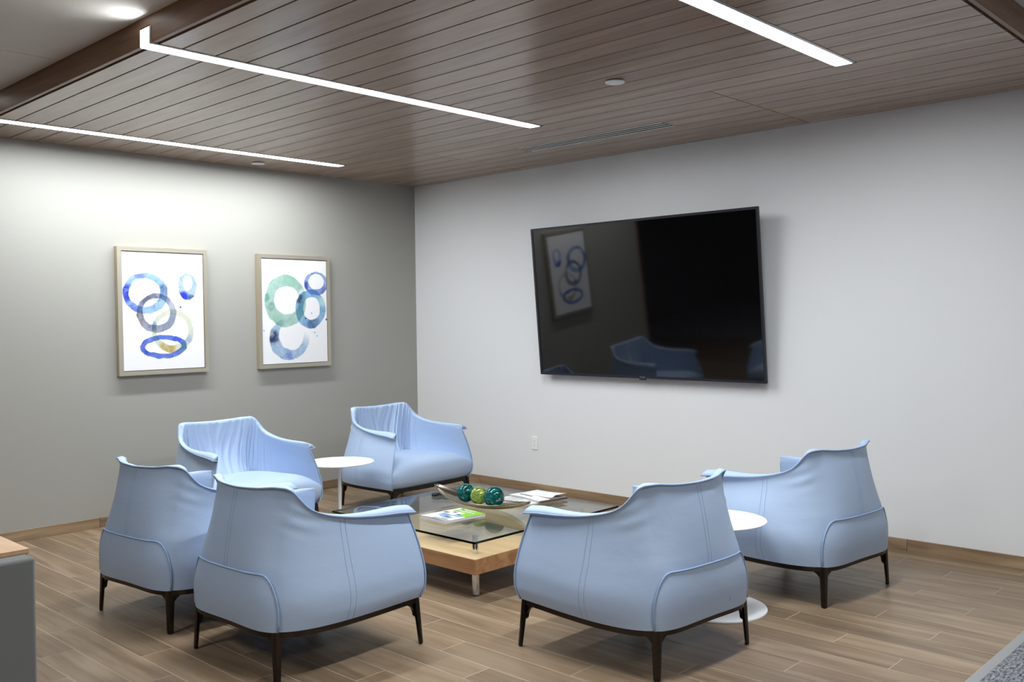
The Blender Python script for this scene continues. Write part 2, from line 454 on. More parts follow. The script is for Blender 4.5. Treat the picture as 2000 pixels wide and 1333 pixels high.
# ---- slot diffuser and cover discs
vt = thing('slot_diffuser', ((VX0 + VX1) / 2, sum(vent_row) / 2, H), 0, 'white linear slot air diffuser set flush in the wood ceiling', 'air vent')
hl, hw = (VX1 - VX0) / 2 - .002, (vent_row[1] - vent_row[0]) / 2 - .004
m = MB(); m.box(-hl, hl, -hw, hw, .0022, .012); m.build('plenum', 'slot_dark', vt)
nb = 4; sl = .029; bw = (2 * hw - 3 * sl) / nb
for k in range(nb):
    a = -hw + k * (bw + sl)
    m = MB(); m.box(-hl, hl, a, a + bw, -.0008, .0012, .0004); m.build('bar', 'white_enamel', vt)
for x, y, lb in [(3.776, -1.834, 'round white cover plate on the wood ceiling in front of the television'), (.2444, -1.835, 'round white cover plate on the wood ceiling beside the greige wall')]:
    r = thing('ceiling_cover_plate', (x, y, H), 0, lb, 'cover plate', 'round ceiling cover plates')
    m = MB(); m.lathe([(.001, -.012), (.044, -.012), (.052, -.0105), (.0535, -.007), (.052, -.006), (.001, -.006)]); m.build('plate', 'white_enamel', r, 40)
    m = MB(); m.lathe([(.03, -.006), (.03, -.0004)]); m.build('neck', 'alu', r, True)

# ================================================================== TELEVISION
TVW, TVH = 2.052, 1.2; tilt = math.asin(.105 / TVH)
tv = link('television', None, None, (2.686, -.072, 1.012), (tilt, 0, 0))
tag(tv, 'large black flat-screen television tilted forward on the white wall', 'television')
hwid = TVW / 2
m = MB(); m.box(-hwid, hwid, 0.0, .012, 0, TVH, .004); m.box(-hwid + .05, hwid - .05, .012, .035, .06, TVH - .08, .008); m.build('back_shell', 'black_plastic', tv, 30)
m = MB()
b = .018
def frame_rails(m, x0, x1, z0, z1, wd, y0, y1, proud=0.):
    # four mitred rails
    o = [(x0, z0), (x1, z0), (x1, z1), (x0, z1)]; i_ = [(x0 + wd, z0 + wd), (x1 - wd, z0 + wd), (x1 - wd, z1 - wd), (x0 + wd, z1 - wd)]
    vs = []
    for (u, v_) in o: vs += [(u, y1, v_), (u, y0, v_)]
    for (u, v_) in i_: vs += [(u, y1, v_), (u, y0 + proud, v_)]
    fs = []
    for k in range(4):
        q = (k + 1) % 4
        fs += [(2*k, 2*q, 2*q+1, 2*k+1), (2*k+1, 2*q+1, 8+2*q+1, 8+2*k+1), (8+2*k+1, 8+2*q+1, 8+2*q, 8+2*k), (8+2*k, 8+2*q, 2*q, 2*k)]
    m.add(vs, fs)
frame_rails(m, -hwid, hwid, 0, TVH, b, -.012, .0, .002); m.build('bezel', 'bezel', tv, 20)
m = MB(); m.box(-hwid + b, hwid - b, -.006, -.0005, b, TVH - b); m.build('screen', 'screen', tv)
m = MB(); m.box(-.03, .03, -.016, -.002, -.012, .004, .003); lg = m.build('receiver', 'bezel', tv, 30)
def text_mesh(name, body, size, mat, parent, loc, rot, align='CENTER', extrude=.0003, bold=0.):
    cu = bpy.data.curves.new(name, 'FONT'); cu.body = body; cu.size = size; cu.align_x = align; cu.align_y = 'CENTER'; cu.extrude = extrude; cu.offset = bold; cu.resolution_u = 3
    to = bpy.data.objects.new(name, cu); COL.objects.link(to); bpy.context.view_layer.update()
    me = bpy.data.meshes.new_from_object(to.evaluated_get(bpy.context.evaluated_depsgraph_get()))
    bpy.data.objects.remove(to); me.materials.clear(); me.materials.append(M[mat])
    return link(name, me, parent, loc, rot)
text_mesh('logo', 'LG', .016, 'logo_silver', tv, (.012, -.0125, .009), (math.pi / 2, 0, 0))
m = MB(); m.tube([(-.013 + .0065 * math.cos(q), -.0125, .009 + .0065 * math.sin(q)) for q in np.linspace(0, 2 * math.pi, 20)[:-1]], .0009, 5, True); m.build('logo', 'logo_silver', tv)
m = MB(); m.box(-.5, .5, .036, .05, .25, .9); m.box(-.42, -.36, .04, .068, .1, 1.0); m.box(.36, .42, .04, .068, .1, 1.0)
mt = m.build('wall_mount', 'black_plastic', tv)

# ---- wall outlet
ou = thing('wall_outlet', (1.511, -.0005, .417), 0, 'white duplex power outlet on the white wall below the television', 'outlet')
m = MB(); m.box(-.035, .035, -.006, 0, -.0575, .0575, .003); m.build('plate', 'white_plastic', ou, 30)
for dz in (.0195, -.0195):
    m = MB(); m.prism([(.017 * math.cos(q) * 1.0, max(-.0125, min(.0125, .017 * math.sin(q)))) for q in np.linspace(0, 2 * math.pi, 25)[:-1]], 'y', -.0075, -.006)
    so = m.build('socket', 'white_plastic', ou, 30, (0, 0, dz))
    m = MB(); m.box(-.0075, -.0055, -.0078, -.007, .000, .008); m.box(.0055, .0075, -.0078, -.007, .000, .007); m.prism([(.0025 * math.cos(q), -.006 + .0025 * math.sin(q)) for q in np.linspace(0, 2 * math.pi, 9)[:-1]], 'y', -.0078, -.007)
    m.build('slots', 'slot_dark', so)
m = MB(); m.lathe([(.0005, 0), (.003, 0), (.003, -.001)], seg=12); sc_ = m.build('screw', 'alu', ou, True, (0, -.0062, 0), (math.pi / 2, 0, 0))

# ================================================================== PAINTINGS
def canvas_material(name, rings, dots):
    n = N(name); pos = n.coord('Object')
    dn = n.noise(pos, 11, 3, .55, .4, 1)
    dv = n.node('ShaderNodeVectorMath', operation='MULTIPLY_ADD'); n.put(dv.inputs[0], dn); dv.inputs[1].default_value = (.032, .032, .032); dv.inputs[2].default_value = (-.016, -.016, -.016)
    ad = n.node('ShaderNodeVectorMath', operation='ADD'); n.put(ad.inputs[0], pos); n.put(ad.inputs[1], dv.outputs[0])
    x, y, z = n.sep(ad.outputs[0])
    na = n.noise(pos, 7, 4, .6, 1.2); nb_ = n.noise(n.mapping(pos, (3.1, 1.7, .4)), 15, 5, .65, 1.5); nc = n.noise(n.mapping(pos, (.3, 7, 2)), 34, 4, .6)
    col = srgb(240, 240, 242)
    def ell(cy, cz, ry, rz):
        a = n.math('DIVIDE', n.math('SUBTRACT', y, cy), ry); b_ = n.math('DIVIDE', n.math('SUBTRACT', z, cz), rz)
        return n.math('SQRT', n.math('ADD', n.math('MULTIPLY', a, a), n.math('MULTIPLY', b_, b_)))
    for R in rings:
        mo = n.ss(ell(*R['o']), .975, 1.02, 1., 0.); mi_ = n.ss(ell(*R['i']), .965, 1.03)
        mask = n.math('MULTIPLY', mo, mi_)
        # darker wash near both rims of the stroke
        c_ = n.mix(n.ss(na, .38, .6), R['c'][0], R['c'][1])
        c_ = n.mix(n.math('MULTIPLY', n.ss(nb_, .5, .68), .75), c_, R['c'][2])
        for (sy, sz, sr, sc) in R.get('spots', []):
            c_ = n.mix(n.math('MULTIPLY', n.ss(ell(sy, sz, sr, sr), .45, 1.1, 1., 0.), n.ss(nb_, .3, .5, .35, 1.)), c_, sc)
        c_ = n.mix(.55, c_, c_, 'MULTIPLY') if R.get('deep') else c_
        al = n.ss(n.math('ADD', na, n.math('MULTIPLY', nc, .3)), .45, .75, R['a'][0], R['a'][1])
        if 'fade' in R:
            fy, fz, f0, f1 = R['fade']
            g = n.math('ADD', n.math('MULTIPLY', y, fy), n.math('MULTIPLY', z, fz)); al = n.math('MULTIPLY', al, n.ss(g, f0, f1))
        col = n.mix(n.math('MULTIPLY', mask, al), col, c_, 'MULTIPLY')
    for (dy, dz, dr, dc) in dots:
        col = n.mix(n.ss(ell(dy, dz, dr, dr), .85, 1.1, 1., 0.), col, dc)
    n.bump(n.noise(pos, 500, 2), .05, .001)
    M[name] = n.set(col, .6, 0, .3)

def painting(name, y0, y1, z0, z1, label, matname, rings, dots):
    cy, cz = (y0 + y1) / 2, (z0 + z1) / 2
    sh = lambda e: (e[0] - cy, e[1] - cz, e[2], e[3])
    for R in rings:
        R['o'] = sh(R['o']); R['i'] = sh(R['i'])
        R['spots'] = [(s_[0] - cy, s_[1] - cz, s_[2], s_[3]) for s_ in R.get('spots', [])]
    canvas_material(matname, rings, [(d[0] - cy, d[1] - cz, d[2], d[3]) for d in dots])
    root = thing(name, (.001, cy, cz), 0, label, 'painting', 'framed ring paintings')
    hy, hz, wd = (y1 - y0) / 2, (z1 - z0) / 2, .031
    oo = [(-hy, -hz), (hy, -hz), (hy, hz), (-hy, hz)]; ii = [(-hy + wd, -hz + wd), (hy - wd, -hz + wd), (hy - wd, hz - wd), (-hy + wd, hz - wd)]
    for k in range(4):
        q = (k + 1) % 4; m = MB()
        P4 = [oo[k], oo[q], ii[q], ii[k]]
        m.add([(0, *p) for p in P4] + [(.044, *p) for p in P4], [(4, 5, 6, 7)]); m.cur = 1
        m.add([(0, *p) for p in P4] + [(.044, *p) for p in P4], [(0, 1, 5, 4), (1, 2, 6, 5), (2, 3, 7, 6), (3, 0, 4, 7), (0, 3, 2, 1)])
        m.build('frame_rail', ['frame_silver', 'frame_side'], root)
    m = MB(); m.box(.002, .01, -hy + wd, hy - wd, -hz + wd, hz - wd); m.build('backing', 'slot_dark', root)
    g = wd + .0045; m = MB(); m.box(.0105, .038, -hy + g, hy - g, -hz + g, hz - g, .0012); m.build('canvas', matname, root)
B1, B2, B3 = srgb(62, 92, 210), srgb(96, 152, 204), srgb(196, 220, 238)
painting('framed_painting', -2.893, -2.182, 1.091, 2.043, 'framed watercolour of blue, grey and yellow rings, left of the two', 'canvas_blue_rings', [
    dict(deep=1, o=(-2.472, 1.416, .168, .165), i=(-2.476, 1.424, .128, .118), c=(srgb(228, 229, 208), srgb(236, 236, 222), srgb(205, 222, 226)), a=(.75, 1.), spots=[(-2.52, 1.283, .075, srgb(205, 184, 70)), (-2.36, 1.35, .05, srgb(190, 205, 222)), (-2.63, 1.46, .04, srgb(150, 195, 208))]),
    dict(deep=1, o=(-2.598, 1.552, .155, .15), i=(-2.599, 1.561, .108, .103), c=(srgb(140, 150, 178), srgb(172, 180, 200), srgb(120, 122, 150)), a=(.7, 1.), spots=[(-2.74, 1.51, .07, srgb(92, 92, 118)), (-2.68, 1.66, .06, srgb(130, 134, 156)), (-2.46, 1.6, .06, srgb(200, 206, 220))]),
    dict(deep=1, o=(-2.681, 1.70, .174, .153), i=(-2.689, 1.706, .122, .108), c=(srgb(150, 192, 226), srgb(190, 216, 238), srgb(120, 165, 218)), a=(.8, 1.), spots=[(-2.835, 1.70, .085, B1), (-2.54, 1.72, .06, srgb(74, 128, 176)), (-2.78, 1.585, .05, srgb(100, 140, 222)), (-2.72, 1.84, .05, srgb(150, 170, 222))]),
    dict(o=(-2.548, 1.296, .187, .09), i=(-2.553, 1.298, .142, .053), c=(srgb(56, 90, 208), srgb(90, 128, 222), srgb(130, 164, 228)), a=(.85, 1.), spots=[(-2.70, 1.29, .08, srgb(48, 84, 208)), (-2.39, 1.29, .06, srgb(92, 142, 198)), (-2.45, 1.37, .08, srgb(66, 100, 216))]),
    dict(deep=1, o=(-2.350, 1.755, .074, .104), i=(-2.347, 1.78, .036, .06), c=(srgb(176, 202, 236), srgb(200, 218, 242), srgb(150, 184, 232)), a=(.8, 1.), spots=[(-2.385, 1.675, .055, srgb(62, 88, 216)), (-2.32, 1.665, .035, srgb(96, 128, 176))]),
], [(-2.406, 1.6, .0085, srgb(50, 70, 205)), (-2.738, 1.435, .003, srgb(110, 110, 130))])
painting('framed_painting', -1.732, -1.022, 1.088, 2.034, 'framed watercolour of green and blue rings, nearest the room corner', 'canvas_green_rings', [
    dict(o=(-1.44, 1.33, .195, .178), i=(-1.418, 1.362, .122, .128), c=(srgb(120, 168, 208), srgb(180, 208, 228), srgb(86, 130, 190)), a=(.6, 1.), fade=(-.62, -1., .10, .26), spots=[(-1.60, 1.35, .075, srgb(38, 66, 108)), (-1.44, 1.19, .06, srgb(112, 148, 206)), (-1.26, 1.39, .04, srgb(130, 182, 214))]),
    dict(o=(-1.471, 1.649, .203, .219), i=(-1.460, 1.655, .123, .12), c=(srgb(152, 198, 180), srgb(184, 216, 204), srgb(132, 184, 164)), a=(.8, 1.), spots=[(-1.61, 1.6, .045, srgb(126, 170, 154)), (-1.66, 1.68, .05, srgb(118, 176, 150)), (-1.56, 1.47, .07, srgb(134, 190, 166)), (-1.42, 1.83, .09, srgb(150, 200, 178)), (-1.30, 1.70, .07, srgb(214, 234, 228))]),
    dict(o=(-1.165, 1.80, .121, .101), i=(-1.164, 1.816, .078, .07), c=(srgb(126, 150, 216), srgb(160, 182, 230), srgb(90, 124, 204)), a=(.7, 1.), spots=[(-1.275, 1.78, .045, srgb(48, 76, 168)), (-1.10, 1.75, .055, srgb(72, 102, 192)), (-1.2, 1.9, .03, srgb(110, 120, 190))]),
    dict(o=(-1.224, 1.58, .153, .168), i=(-1.214, 1.585, .086, .098), c=(srgb(110, 162, 206), srgb(152, 192, 220), srgb(84, 136, 190)), a=(.85, 1.), spots=[(-1.34, 1.67, .05, srgb(44, 70, 112)), (-1.20, 1.45, .08, srgb(62, 108, 152)), (-1.10, 1.65, .06, srgb(180, 218, 226))]),
], [(-1.058, 1.488, .011, srgb(70, 70, 84)), (-1.68, 1.40, .004, srgb(60, 66, 86)), (-1.275, 1.5, .008, srgb(50, 66, 96)), (-1.215, 1.545, .006, srgb(120, 180, 214)), (-1.19, 1.38, .009, srgb(150, 200, 224)), (-1.17, 1.345, .01, srgb(170, 212, 228))])

# ================================================================== ARMCHAIR
def herm(xs_, ys_):
    xs_, ys_ = np.array(xs_, float), np.array(ys_, float); d = np.diff(ys_) / np.diff(xs_)
    mt_ = np.zeros(len(xs_)); mt_[0], mt_[-1] = d[0], d[-1]
    for i in range(1, len(xs_) - 1):
        mt_[i] = 0 if d[i-1] * d[i] <= 0 else 2 / (1 / d[i-1] + 1 / d[i])
    def f(x):
        x = min(max(x, xs_[0]), xs_[-1]); i = min(max(int(np.searchsorted(xs_, x)) - 1, 0), len(xs_) - 2)
        h = xs_[i+1] - xs_[i]; t = (x - xs_[i]) / h; t2, t3 = t * t, t * t * t
        return float((2*t3 - 3*t2 + 1) * ys_[i] + (t3 - 2*t2 + t) * h * mt_[i] + (-2*t3 + 3*t2) * ys_[i+1] + (t3 - t2) * h * mt_[i+1])
    return f
ZB = .206
xf = herm([.19, .23, .265, .32, .41, .5, .58, .66, .8], [.398, .418, .428, .427, .409, .381, .354, .336, .32])
yf = herm([.19, .3, .45, .6, .66, .8], [.326, .346, .336, .312, .305, .3])
xm = herm([.19, .3, .43, .5, .6, .7, .79], [.308, .316, .294, .284, .277, .279, .289])
ym = herm([.19, .3, .43, .5, .6, .7, .79], [-.376, -.372, -.358, -.338, -.309, -.283, -.264])
yc = herm([.19, .3, .43, .6, .77, .82], [-.404, -.418, -.413, -.388, -.352, -.345])
hl_ = herm([.19, .3, .5, .7, .8], [.17, .18, .15, .12, .11])
TD = Vector((-.83, -.56)).normalized(); SS = .62
def bez(a, b, c, d, t):
    u = 1 - t; return a * (u*u*u) + b * (3*u*u*t) + c * (3*u*t*t) + d * (t*t*t)
def contour(s, z):
    Fp = Vector((xf(z), yf(z))); Mp = Vector((xm(z), ym(z))); Cp = Vector((0, yc(z)))
    if s <= SS: return bez(Fp, Fp + Vector((.004, -.24)), Mp - TD * hl_(z), Mp, s / SS)
    return bez(Mp, Mp + TD * .085, Cp + Vector((.16, 0)), Cp, (s - SS) / (1 - SS))
def cnormal(s, z):
    a, b = contour(max(s - .004, 0), z), contour(min(s + .004, 1), z); t = (b - a).normalized(); return Vector((-t.y, t.x))
def skey(side, back):  # table over sigma 0..1 on the arm then beta 0..1 on the back
    xs_ = [q[0] * SS for q in side] + [SS + q[0] * (1 - SS) for q in back if q[0] > 0]; ys_ = [q[1] for q in side] + [q[1] for q in back if q[0] > 0]
    return herm(xs_, ys_)
ztop = skey([(0, .594), (.1, .604), (.25, .611), (.4, .622), (.54, .639), (.66, .659), (.75, .680), (.82, .704), (.88, .729), (.94, .752), (1, .77)], [(.12, .780), (.3, .781), (.6, .774), (1, .768)])
rimw = skey([(0, .044), (.15, .038), (.35, .024), (.55, .012), (.8, .007), (.93, .008), (1, .015)], [(.12, .020), (.35, .010), (1, .007)])
th_end = skey([(0, .004), (.12, .035), (.3, .065), (.6, .09), (.85, .13), (1, .19)], [(.4, .235), (1, .255)])
th_top = skey([(0, .003), (.12, .014), (.4, .02), (1, .026)], [(1, .028)])
SEAT_Z = .32

def fold(arc, v, sgn):
    # gathered leather: folds that run up from the seat and die out towards the rim
    wob = .035 * math.sin(3.1 * v + 9 * arc) + .05 * v * sgn
    q = arc + wob
    f = .6 * (1 - abs(math.sin(q * 43))) ** 1.3 + .45 * (1 - abs(math.sin(q * 69 + 1.3))) ** 1.5 + .2 * math.sin(q * 29 + .7)
    env = math.sin(math.pi * min(1, .12 + v * .9)) ** .8
    return f * env

def chair_column(s, sgn):
    zt, w_ = ztop(s), rimw(s); c_ = (.72 if s < .4 else .72 - .3 * min(1, (s - .4) / .15)) * w_; col = []
    nt = 40
    for i in range(nt + 1):
        t = i / nt; z = ZB + (zt - .006 - ZB) * t
        p = contour(s, z)
        # shallow drape creases under the shoulder on the outside
        a = math.exp(-((s - .52) / .12) ** 2) * math.exp(-((z - .66) / .07) ** 2) * .0032 * math.sin(z * 105 - s * 26)
        nn = cnormal(s, z); p = p + nn * a
        col.append((p.x, p.y, z))
    top = contour(s, zt); nn = cnormal(s, zt); beak = .014 * max(0, 1 - s / .07)
    def rim(o, z): q = top + nn * o; col.append((q.x, q.y + beak * max(0, min(1, o / max(w_, 1e-6))) , z))
    rim(w_ * .45, zt - .001); rim(w_ * .9, zt - .003); EDGE.append((top.x + nn.x * w_, top.y + nn.y * w_ + beak, zt + .001))
    rim(w_ * 1.0, zt + .004); rim(w_ * .6, zt + c_ * .62); rim(w_ * .15, zt + c_ * .98); rim(-.008, zt + c_ * 1.0)
    z0 = zt + c_ * .9 - .006; ni = 26; t0, t1 = th_top(s), th_end(s)
    for i in range(ni + 1):
        v = i / ni; z = z0 + (SEAT_Z - z0) * v
        th = t0 + (t1 - t0) * (v ** 1.15) - .018 * math.sin(math.pi * v) * min(1, s / .3)
        p = contour(s, min(z, zt)); n2 = cnormal(s, min(z, zt))
        amp = .022 * max(0, min(1, (s - .33) / .25))
        q = p - n2 * (th - amp * fold(s * 1.05, v, sgn))
        col.append((q.x, q.y, z))
    return col

EDGE = []
def make_chair():
    global EDGE
    root = thing('armchair')
    NH = 150
    ss_ = [(i / NH) ** 1.05 for i in range(NH + 1)]
    EDGE = []; R_ = [chair_column(s, 1) for s in ss_]; edgeR = list(EDGE)
    EDGE = []; L_ = [[(-x, y, z) for x, y, z in chair_column(s, -1)] for s in ss_]; edgeL = [(-x, y, z) for x, y, z in EDGE]
    cols = R_ + L_[::-1][1:]
    m = MB(); m.grid(cols); nc_ = len(cols[0]); e0 = (len(cols) - 1) * nc_
    m.f += [tuple(range(nc_)), tuple(e0 + k for k in reversed(range(nc_)))]; m.mi += [0, 0]; m.build('cover', 'leather', root, 'all')
    # piping round the rim and down the two front edges
    fr = [(xf(z) + .002, yf(z) + .003, z) for z in np.linspace(ZB, ztop(0) - .004, 24)]
    path = fr + [edgeR[0]] + edgeR[2::3] + edgeL[::-1][2::3] + [edgeL[0]] + [(-x, y, z) for x, y, z in fr[::-1]]
    m = MB(); m.tube(path, .0042, 6); m.build('piping', 'leather_piping', root, 'all')
    ks = min(range(len(ss_)), key=lambda i: abs(ss_[i] - .655))
    for cl in (R_[ks], L_[ks]):
        m = MB(); m.tube([(x * .996, y + .002, z) for x, y, z in cl[-25:-6]], .0018, 5); m.build('seam', 'stitch', root, 'all')
    # seat cushion
    prof = [(.318, ZB - .004), (.345, .222), (.366, .262), (.374, .31), (.37, .36), (.352, .405), (.318, .436), (.27, .452), (.2, .458), (.1, .455), (-.02, .448), (-.14, .438), (-.24, .43)]
    prof = [(y, z if z < .3 else .3 + (z - .3) * .76) for y, z in prof]
    rows = []; na = 40
    pf_y = herm(range(len(prof)), [q[0] for q in prof]); pf_z = herm(range(len(prof)), [q[1] for q in prof]); npf = 44
    for i in range(npf + 1):
        k = (len(prof) - 1) * i / npf; y0, z0 = pf_y(k), pf_z(k); row = []
        for j in range(na + 1):
            a = -1 + 2 * j / na; e = abs(a) ** 4
            top = max(0, min(1, (k - 3) / 3))
            z = z0 - top * ((.065 * abs(a) ** 6)) * (1 if y0 > .1 else max(.45, (y0 + .3) / .4))
            zz = max(min(z, .6), .19)
            hx = (xf(zz) - .003) if y0 > .2 else (xf(zz) - .003 - (.2 - y0) * .16)
            y = y0 - e * (.026 if k < 6 else .012) * (1 if k < 8 else .3)
            row.append((a * hx, y, z))
        rows.append(row)
    m = MB(); m.grid(rows); m.build('seat', 'leather', root, 'all')
    # back panel below the piping
    sb = SS - .012
    def zpan(u):
        u = abs(u); e = max(0, (u - .66) / .34)
        return ZB + .002 + (.432 - ZB) * (1 - e ** 2.6) ** (1 / 2.6)
    us = sorted(set([round(x, 4) for x in np.linspace(-.66, .66, 27)] + [round(sg * (.66 + .34 * math.sin(q)), 5) for sg in (-1, 1) for q in np.linspace(0, math.pi / 2, 22)]))
    def bpt(u, z, off):
        s = 1 - abs(u) * (1 - sb); p = contour(s, z) + cnormal(s, z) * off
        return (p.x if u >= 0 else -p.x, p.y, z)
    rows = []
    for i in range(19):
        t = i / 18; rows.append([bpt(u, ZB - .002 + (zpan(u) - ZB + .002) * t, .004 + .008 * math.sin(math.pi * min(1, t * .92 + .04)) * (1 - abs(u) ** 6)) for u in us])
    m = MB(); m.grid(rows); bp = m.build('back_panel', 'leather', root, 'all')
    m = MB(); m.tube([bpt(u, zpan(u), .007) for u in us], .0045, 6); m.build('piping', 'leather_piping', bp, 'all')
    m = MB(); m.tube([bpt(.30 + .022 * math.cos(q), .262 + .011 * math.sin(q), .0105) for q in np.linspace(.5, 5.2, 14)], .0014, 5); m.build('emblem', 'leather', bp, 'all')
    # stitched seams: a double line on each flank and one up the back
    def seam(s0, s1, sg, za, zb_, off):
        return [((lambda p: (sg * p.x, p.y, z))(contour(s0 + (s1 - s0) * t, z) + cnormal(s0 + (s1 - s0) * t, z) * off)) for t, z in ((q, za + (zb_ - za) * q) for q in np.linspace(0, 1, 20))]
    for sg in (-1, 1):
        for ds in (0, .022):
            m = MB(); m.tube(seam(.30 + ds, .30 + ds, sg, ZB + .004, ztop(.3) - .008, .0003), .0009, 5); m.build('seam', 'stitch', root, 'all')
    for dx in (-.011, .011):
        m = MB(); m.tube([(dx, yc(z) - .0003, z) for z in np.linspace(.436, .757, 18)], .0008, 5); m.build('seam', 'stitch', root, 'all')
    # rail of the base
    loopR = [contour(s, .2) - cnormal(s, .2) * .002 for s in np.linspace(0, 1, 40)]
    fxr, fyr = xf(.2) - .002, yf(.2)
    front = [Vector((x, fyr + .024 * (1 - (x / fxr) ** 2))) for x in np.linspace(-fxr, fxr, 22)][1:-1]
    loop = loopR + [Vector((-p.x, p.y)) for p in loopR[::-1][1:]] + front
    inner = []
    for i, p in enumerate(loop):
        a, b_ = loop[i - 1], loop[(i + 1) % len(loop)]; t = (b_ - a).normalized(); nn = Vector((-t.y, t.x)); inner.append(p - nn * .018)
    m = MB(); rows = [[(p.x, p.y, z) for p in q] for q, z in ((loop, .182), (loop, .207), (inner, .207), (inner, .182), (loop, .182))]; m.grid(rows, True)
    m.build('base_frame', 'gunmetal', root, 30)
    m = MB(); m.add([(p.x, p.y, .205) for p in inner], [tuple(range(len(inner)))]); m.build('underside', 'slot_dark', root)
    # legs: chamfered taper with two curved brackets into the rail
    def leg(px, py, fx_, fy_, d1, d2):
        m = MB(); rows = []
        for t in np.linspace(0, 1, 9):
            z = .205 * (1 - t) + .004 * t; k = .0145 * (1 - t) + .0098 * t; cx, cy = px + (fx_ - px) * t, py + (fy_ - py) * t
            e1, e2 = Vector(d1).normalized(), Vector(d2).normalized()
            o = -(e1 + e2).normalized()
            sec = [e1 * k - e2 * k * .9, e1 * k + e2 * k * .4, e1 * k * .4 + e2 * k, -e1 * k * .9 + e2 * k, -e1 * k + e2 * .3 * k + o * .003, o * k * 1.15 , e1 * k * .3 - e2 * k + o * .003]
            ang = sorted(sec, key=lambda q: math.atan2(q.y, q.x)); rows.append([(cx + q.x, cy + q.y, z) for q in ang])
        m.grid(rows, True); m.add(rows[-1], [tuple(range(len(rows[-1])))]); m.add(rows[0], [tuple(range(len(rows[0])))])
        for d in (d1, d2):
            e = Vector(d).normalized(); sd = Vector((-e.y, e.x)) * .008; pr = [(0, .205), (.085, .205), (.085, .184)]
            pr += [(.085 - .072 * math.sin(q), .184 - .062 * (1 - math.cos(q))) for q in np.linspace(.15, math.pi / 2, 9)] + [(0, .115)]
            vs = []
            for sg in (-1, 1):
                vs += [(px + e.x * a + sd.x * sg, py + e.y * a + sd.y * sg, z) for a, z in pr]
            k = len(pr); m.add(vs, [tuple(range(k)), tuple(range(2 * k - 1, k - 1, -1))] + [(i, (i + 1) % k, k + (i + 1) % k, k + i) for i in range(k)])
        lo = m.build('leg', 'gunmetal', root, 35)
        m = MB(); m.lathe([(.0005, 0), (.0085, 0), (.009, .004), (.0085, .006), (.0005, .006)], fx_, fy_, 12); m.build('foot', 'rubber', lo, 40)
    for sg in (-1, 1):
        leg(sg * .302, -.368, sg * .315, -.378, (sg * .28, .96), (-sg * .96, -.12))
        leg(sg * .388, .322, sg * .428, .314, (sg * .05, -1), (-sg * 1, .1))
    return root
chair0 = make_chair()
def copy_tree(o, parent=None):
    c_ = o.copy(); COL.objects.link(c_); c_.parent = parent
    for ch in list(o.children): copy_tree(ch, c_)
    return c_
spots = [(3.180, -3.430, .033, 'pale blue leather armchair in the foreground, left of the coffee table'),
         (4.308, -2.421, 1.491, 'pale blue leather armchair in the foreground right of the coffee table'),
         (4.398, -1.065, 1.462, 'pale blue leather armchair nearest the television, on the far right'),
         (2.254, -3.459, .096, 'pale blue leather armchair at far left, partly behind the foreground one'),
         (1.033, -2.505, -1.552, 'pale blue leather armchair facing us below the paintings, left of the side table'),
         (1.069, -1.078, -1.536, 'pale blue leather armchair in the corner of the room, facing us')]
protos = [chair0] + [copy_tree(chair0) for _ in spots[1:]]
for o, (x, y, a, lb) in zip(protos, spots):
    o.location = (x, y, 0); o.rotation_euler = (0, 0, a); tag(o, lb, 'armchair', 'pale blue armchairs around the coffee table')

# ================================================================== COFFEE TABLE
TX0, TX1, TY0, TY1, TZ = 2.19, 3.412, -2.572, -1.36, .338
ct = thing('coffee_table', ((TX0 + TX1) / 2, (TY0 + TY1) / 2, 0), 0, 'low square coffee table with glass top over a light wood slab on chrome legs', 'coffee table')
ax, ay = (TX1 - TX0) / 2, (TY1 - TY0) / 2; sx, sy = ax - .055, ay - .055
m = MB(); m.cur = 0; m.box(-sx, sx, -sy, sy, .145, .2262, .0012)
m.mi = [1] * len(m.mi); m.mi[5] = 0
m.build('slab', ['table_wood_top', 'table_wood_side'], ct)
for gx in (-1, 1):
    for gy in (-1, 1):
        x, y = gx * (sx - .105), gy * (sy - .105)
        m = MB(); m.lathe([(.0005, .004), (.021, .004), (.0215, .006), (.0215, .145)], x, y, 24); lo = m.build('leg', 'chrome', ct, 40)
        m = MB(); m.lathe([(.0005, 0), (.02, 0), (.02, .0045), (.0005, .0045)], x, y, 20); m.build('foot', 'rubber', lo, 40)
        m = MB(); m.lathe([(.0185, .2262), (.0185, TZ - .0125), (.0005, TZ - .0125)], x, y, 24); m.build('post', 'chrome', ct, 40)
m = MB(); m.box(-ax + .0006, ax - .0006, -ay + .0006, ay - .0006, TZ - .012, TZ); gt = m.build('glass_top', 'table_glass', ct)
m = MB()
for a, b_, c0, c1 in [(-ax, ax, -ay, -ay + .0005), (-ax, ax, ay - .0005, ay), (-ax, -ax + .0005, -ay, ay), (ax - .0005, ax, -ay, ay)]: m.box(a, b_, c0, c1, TZ - .0118, TZ - .0002)
m.build('glass_edge', 'glass_edge', gt)

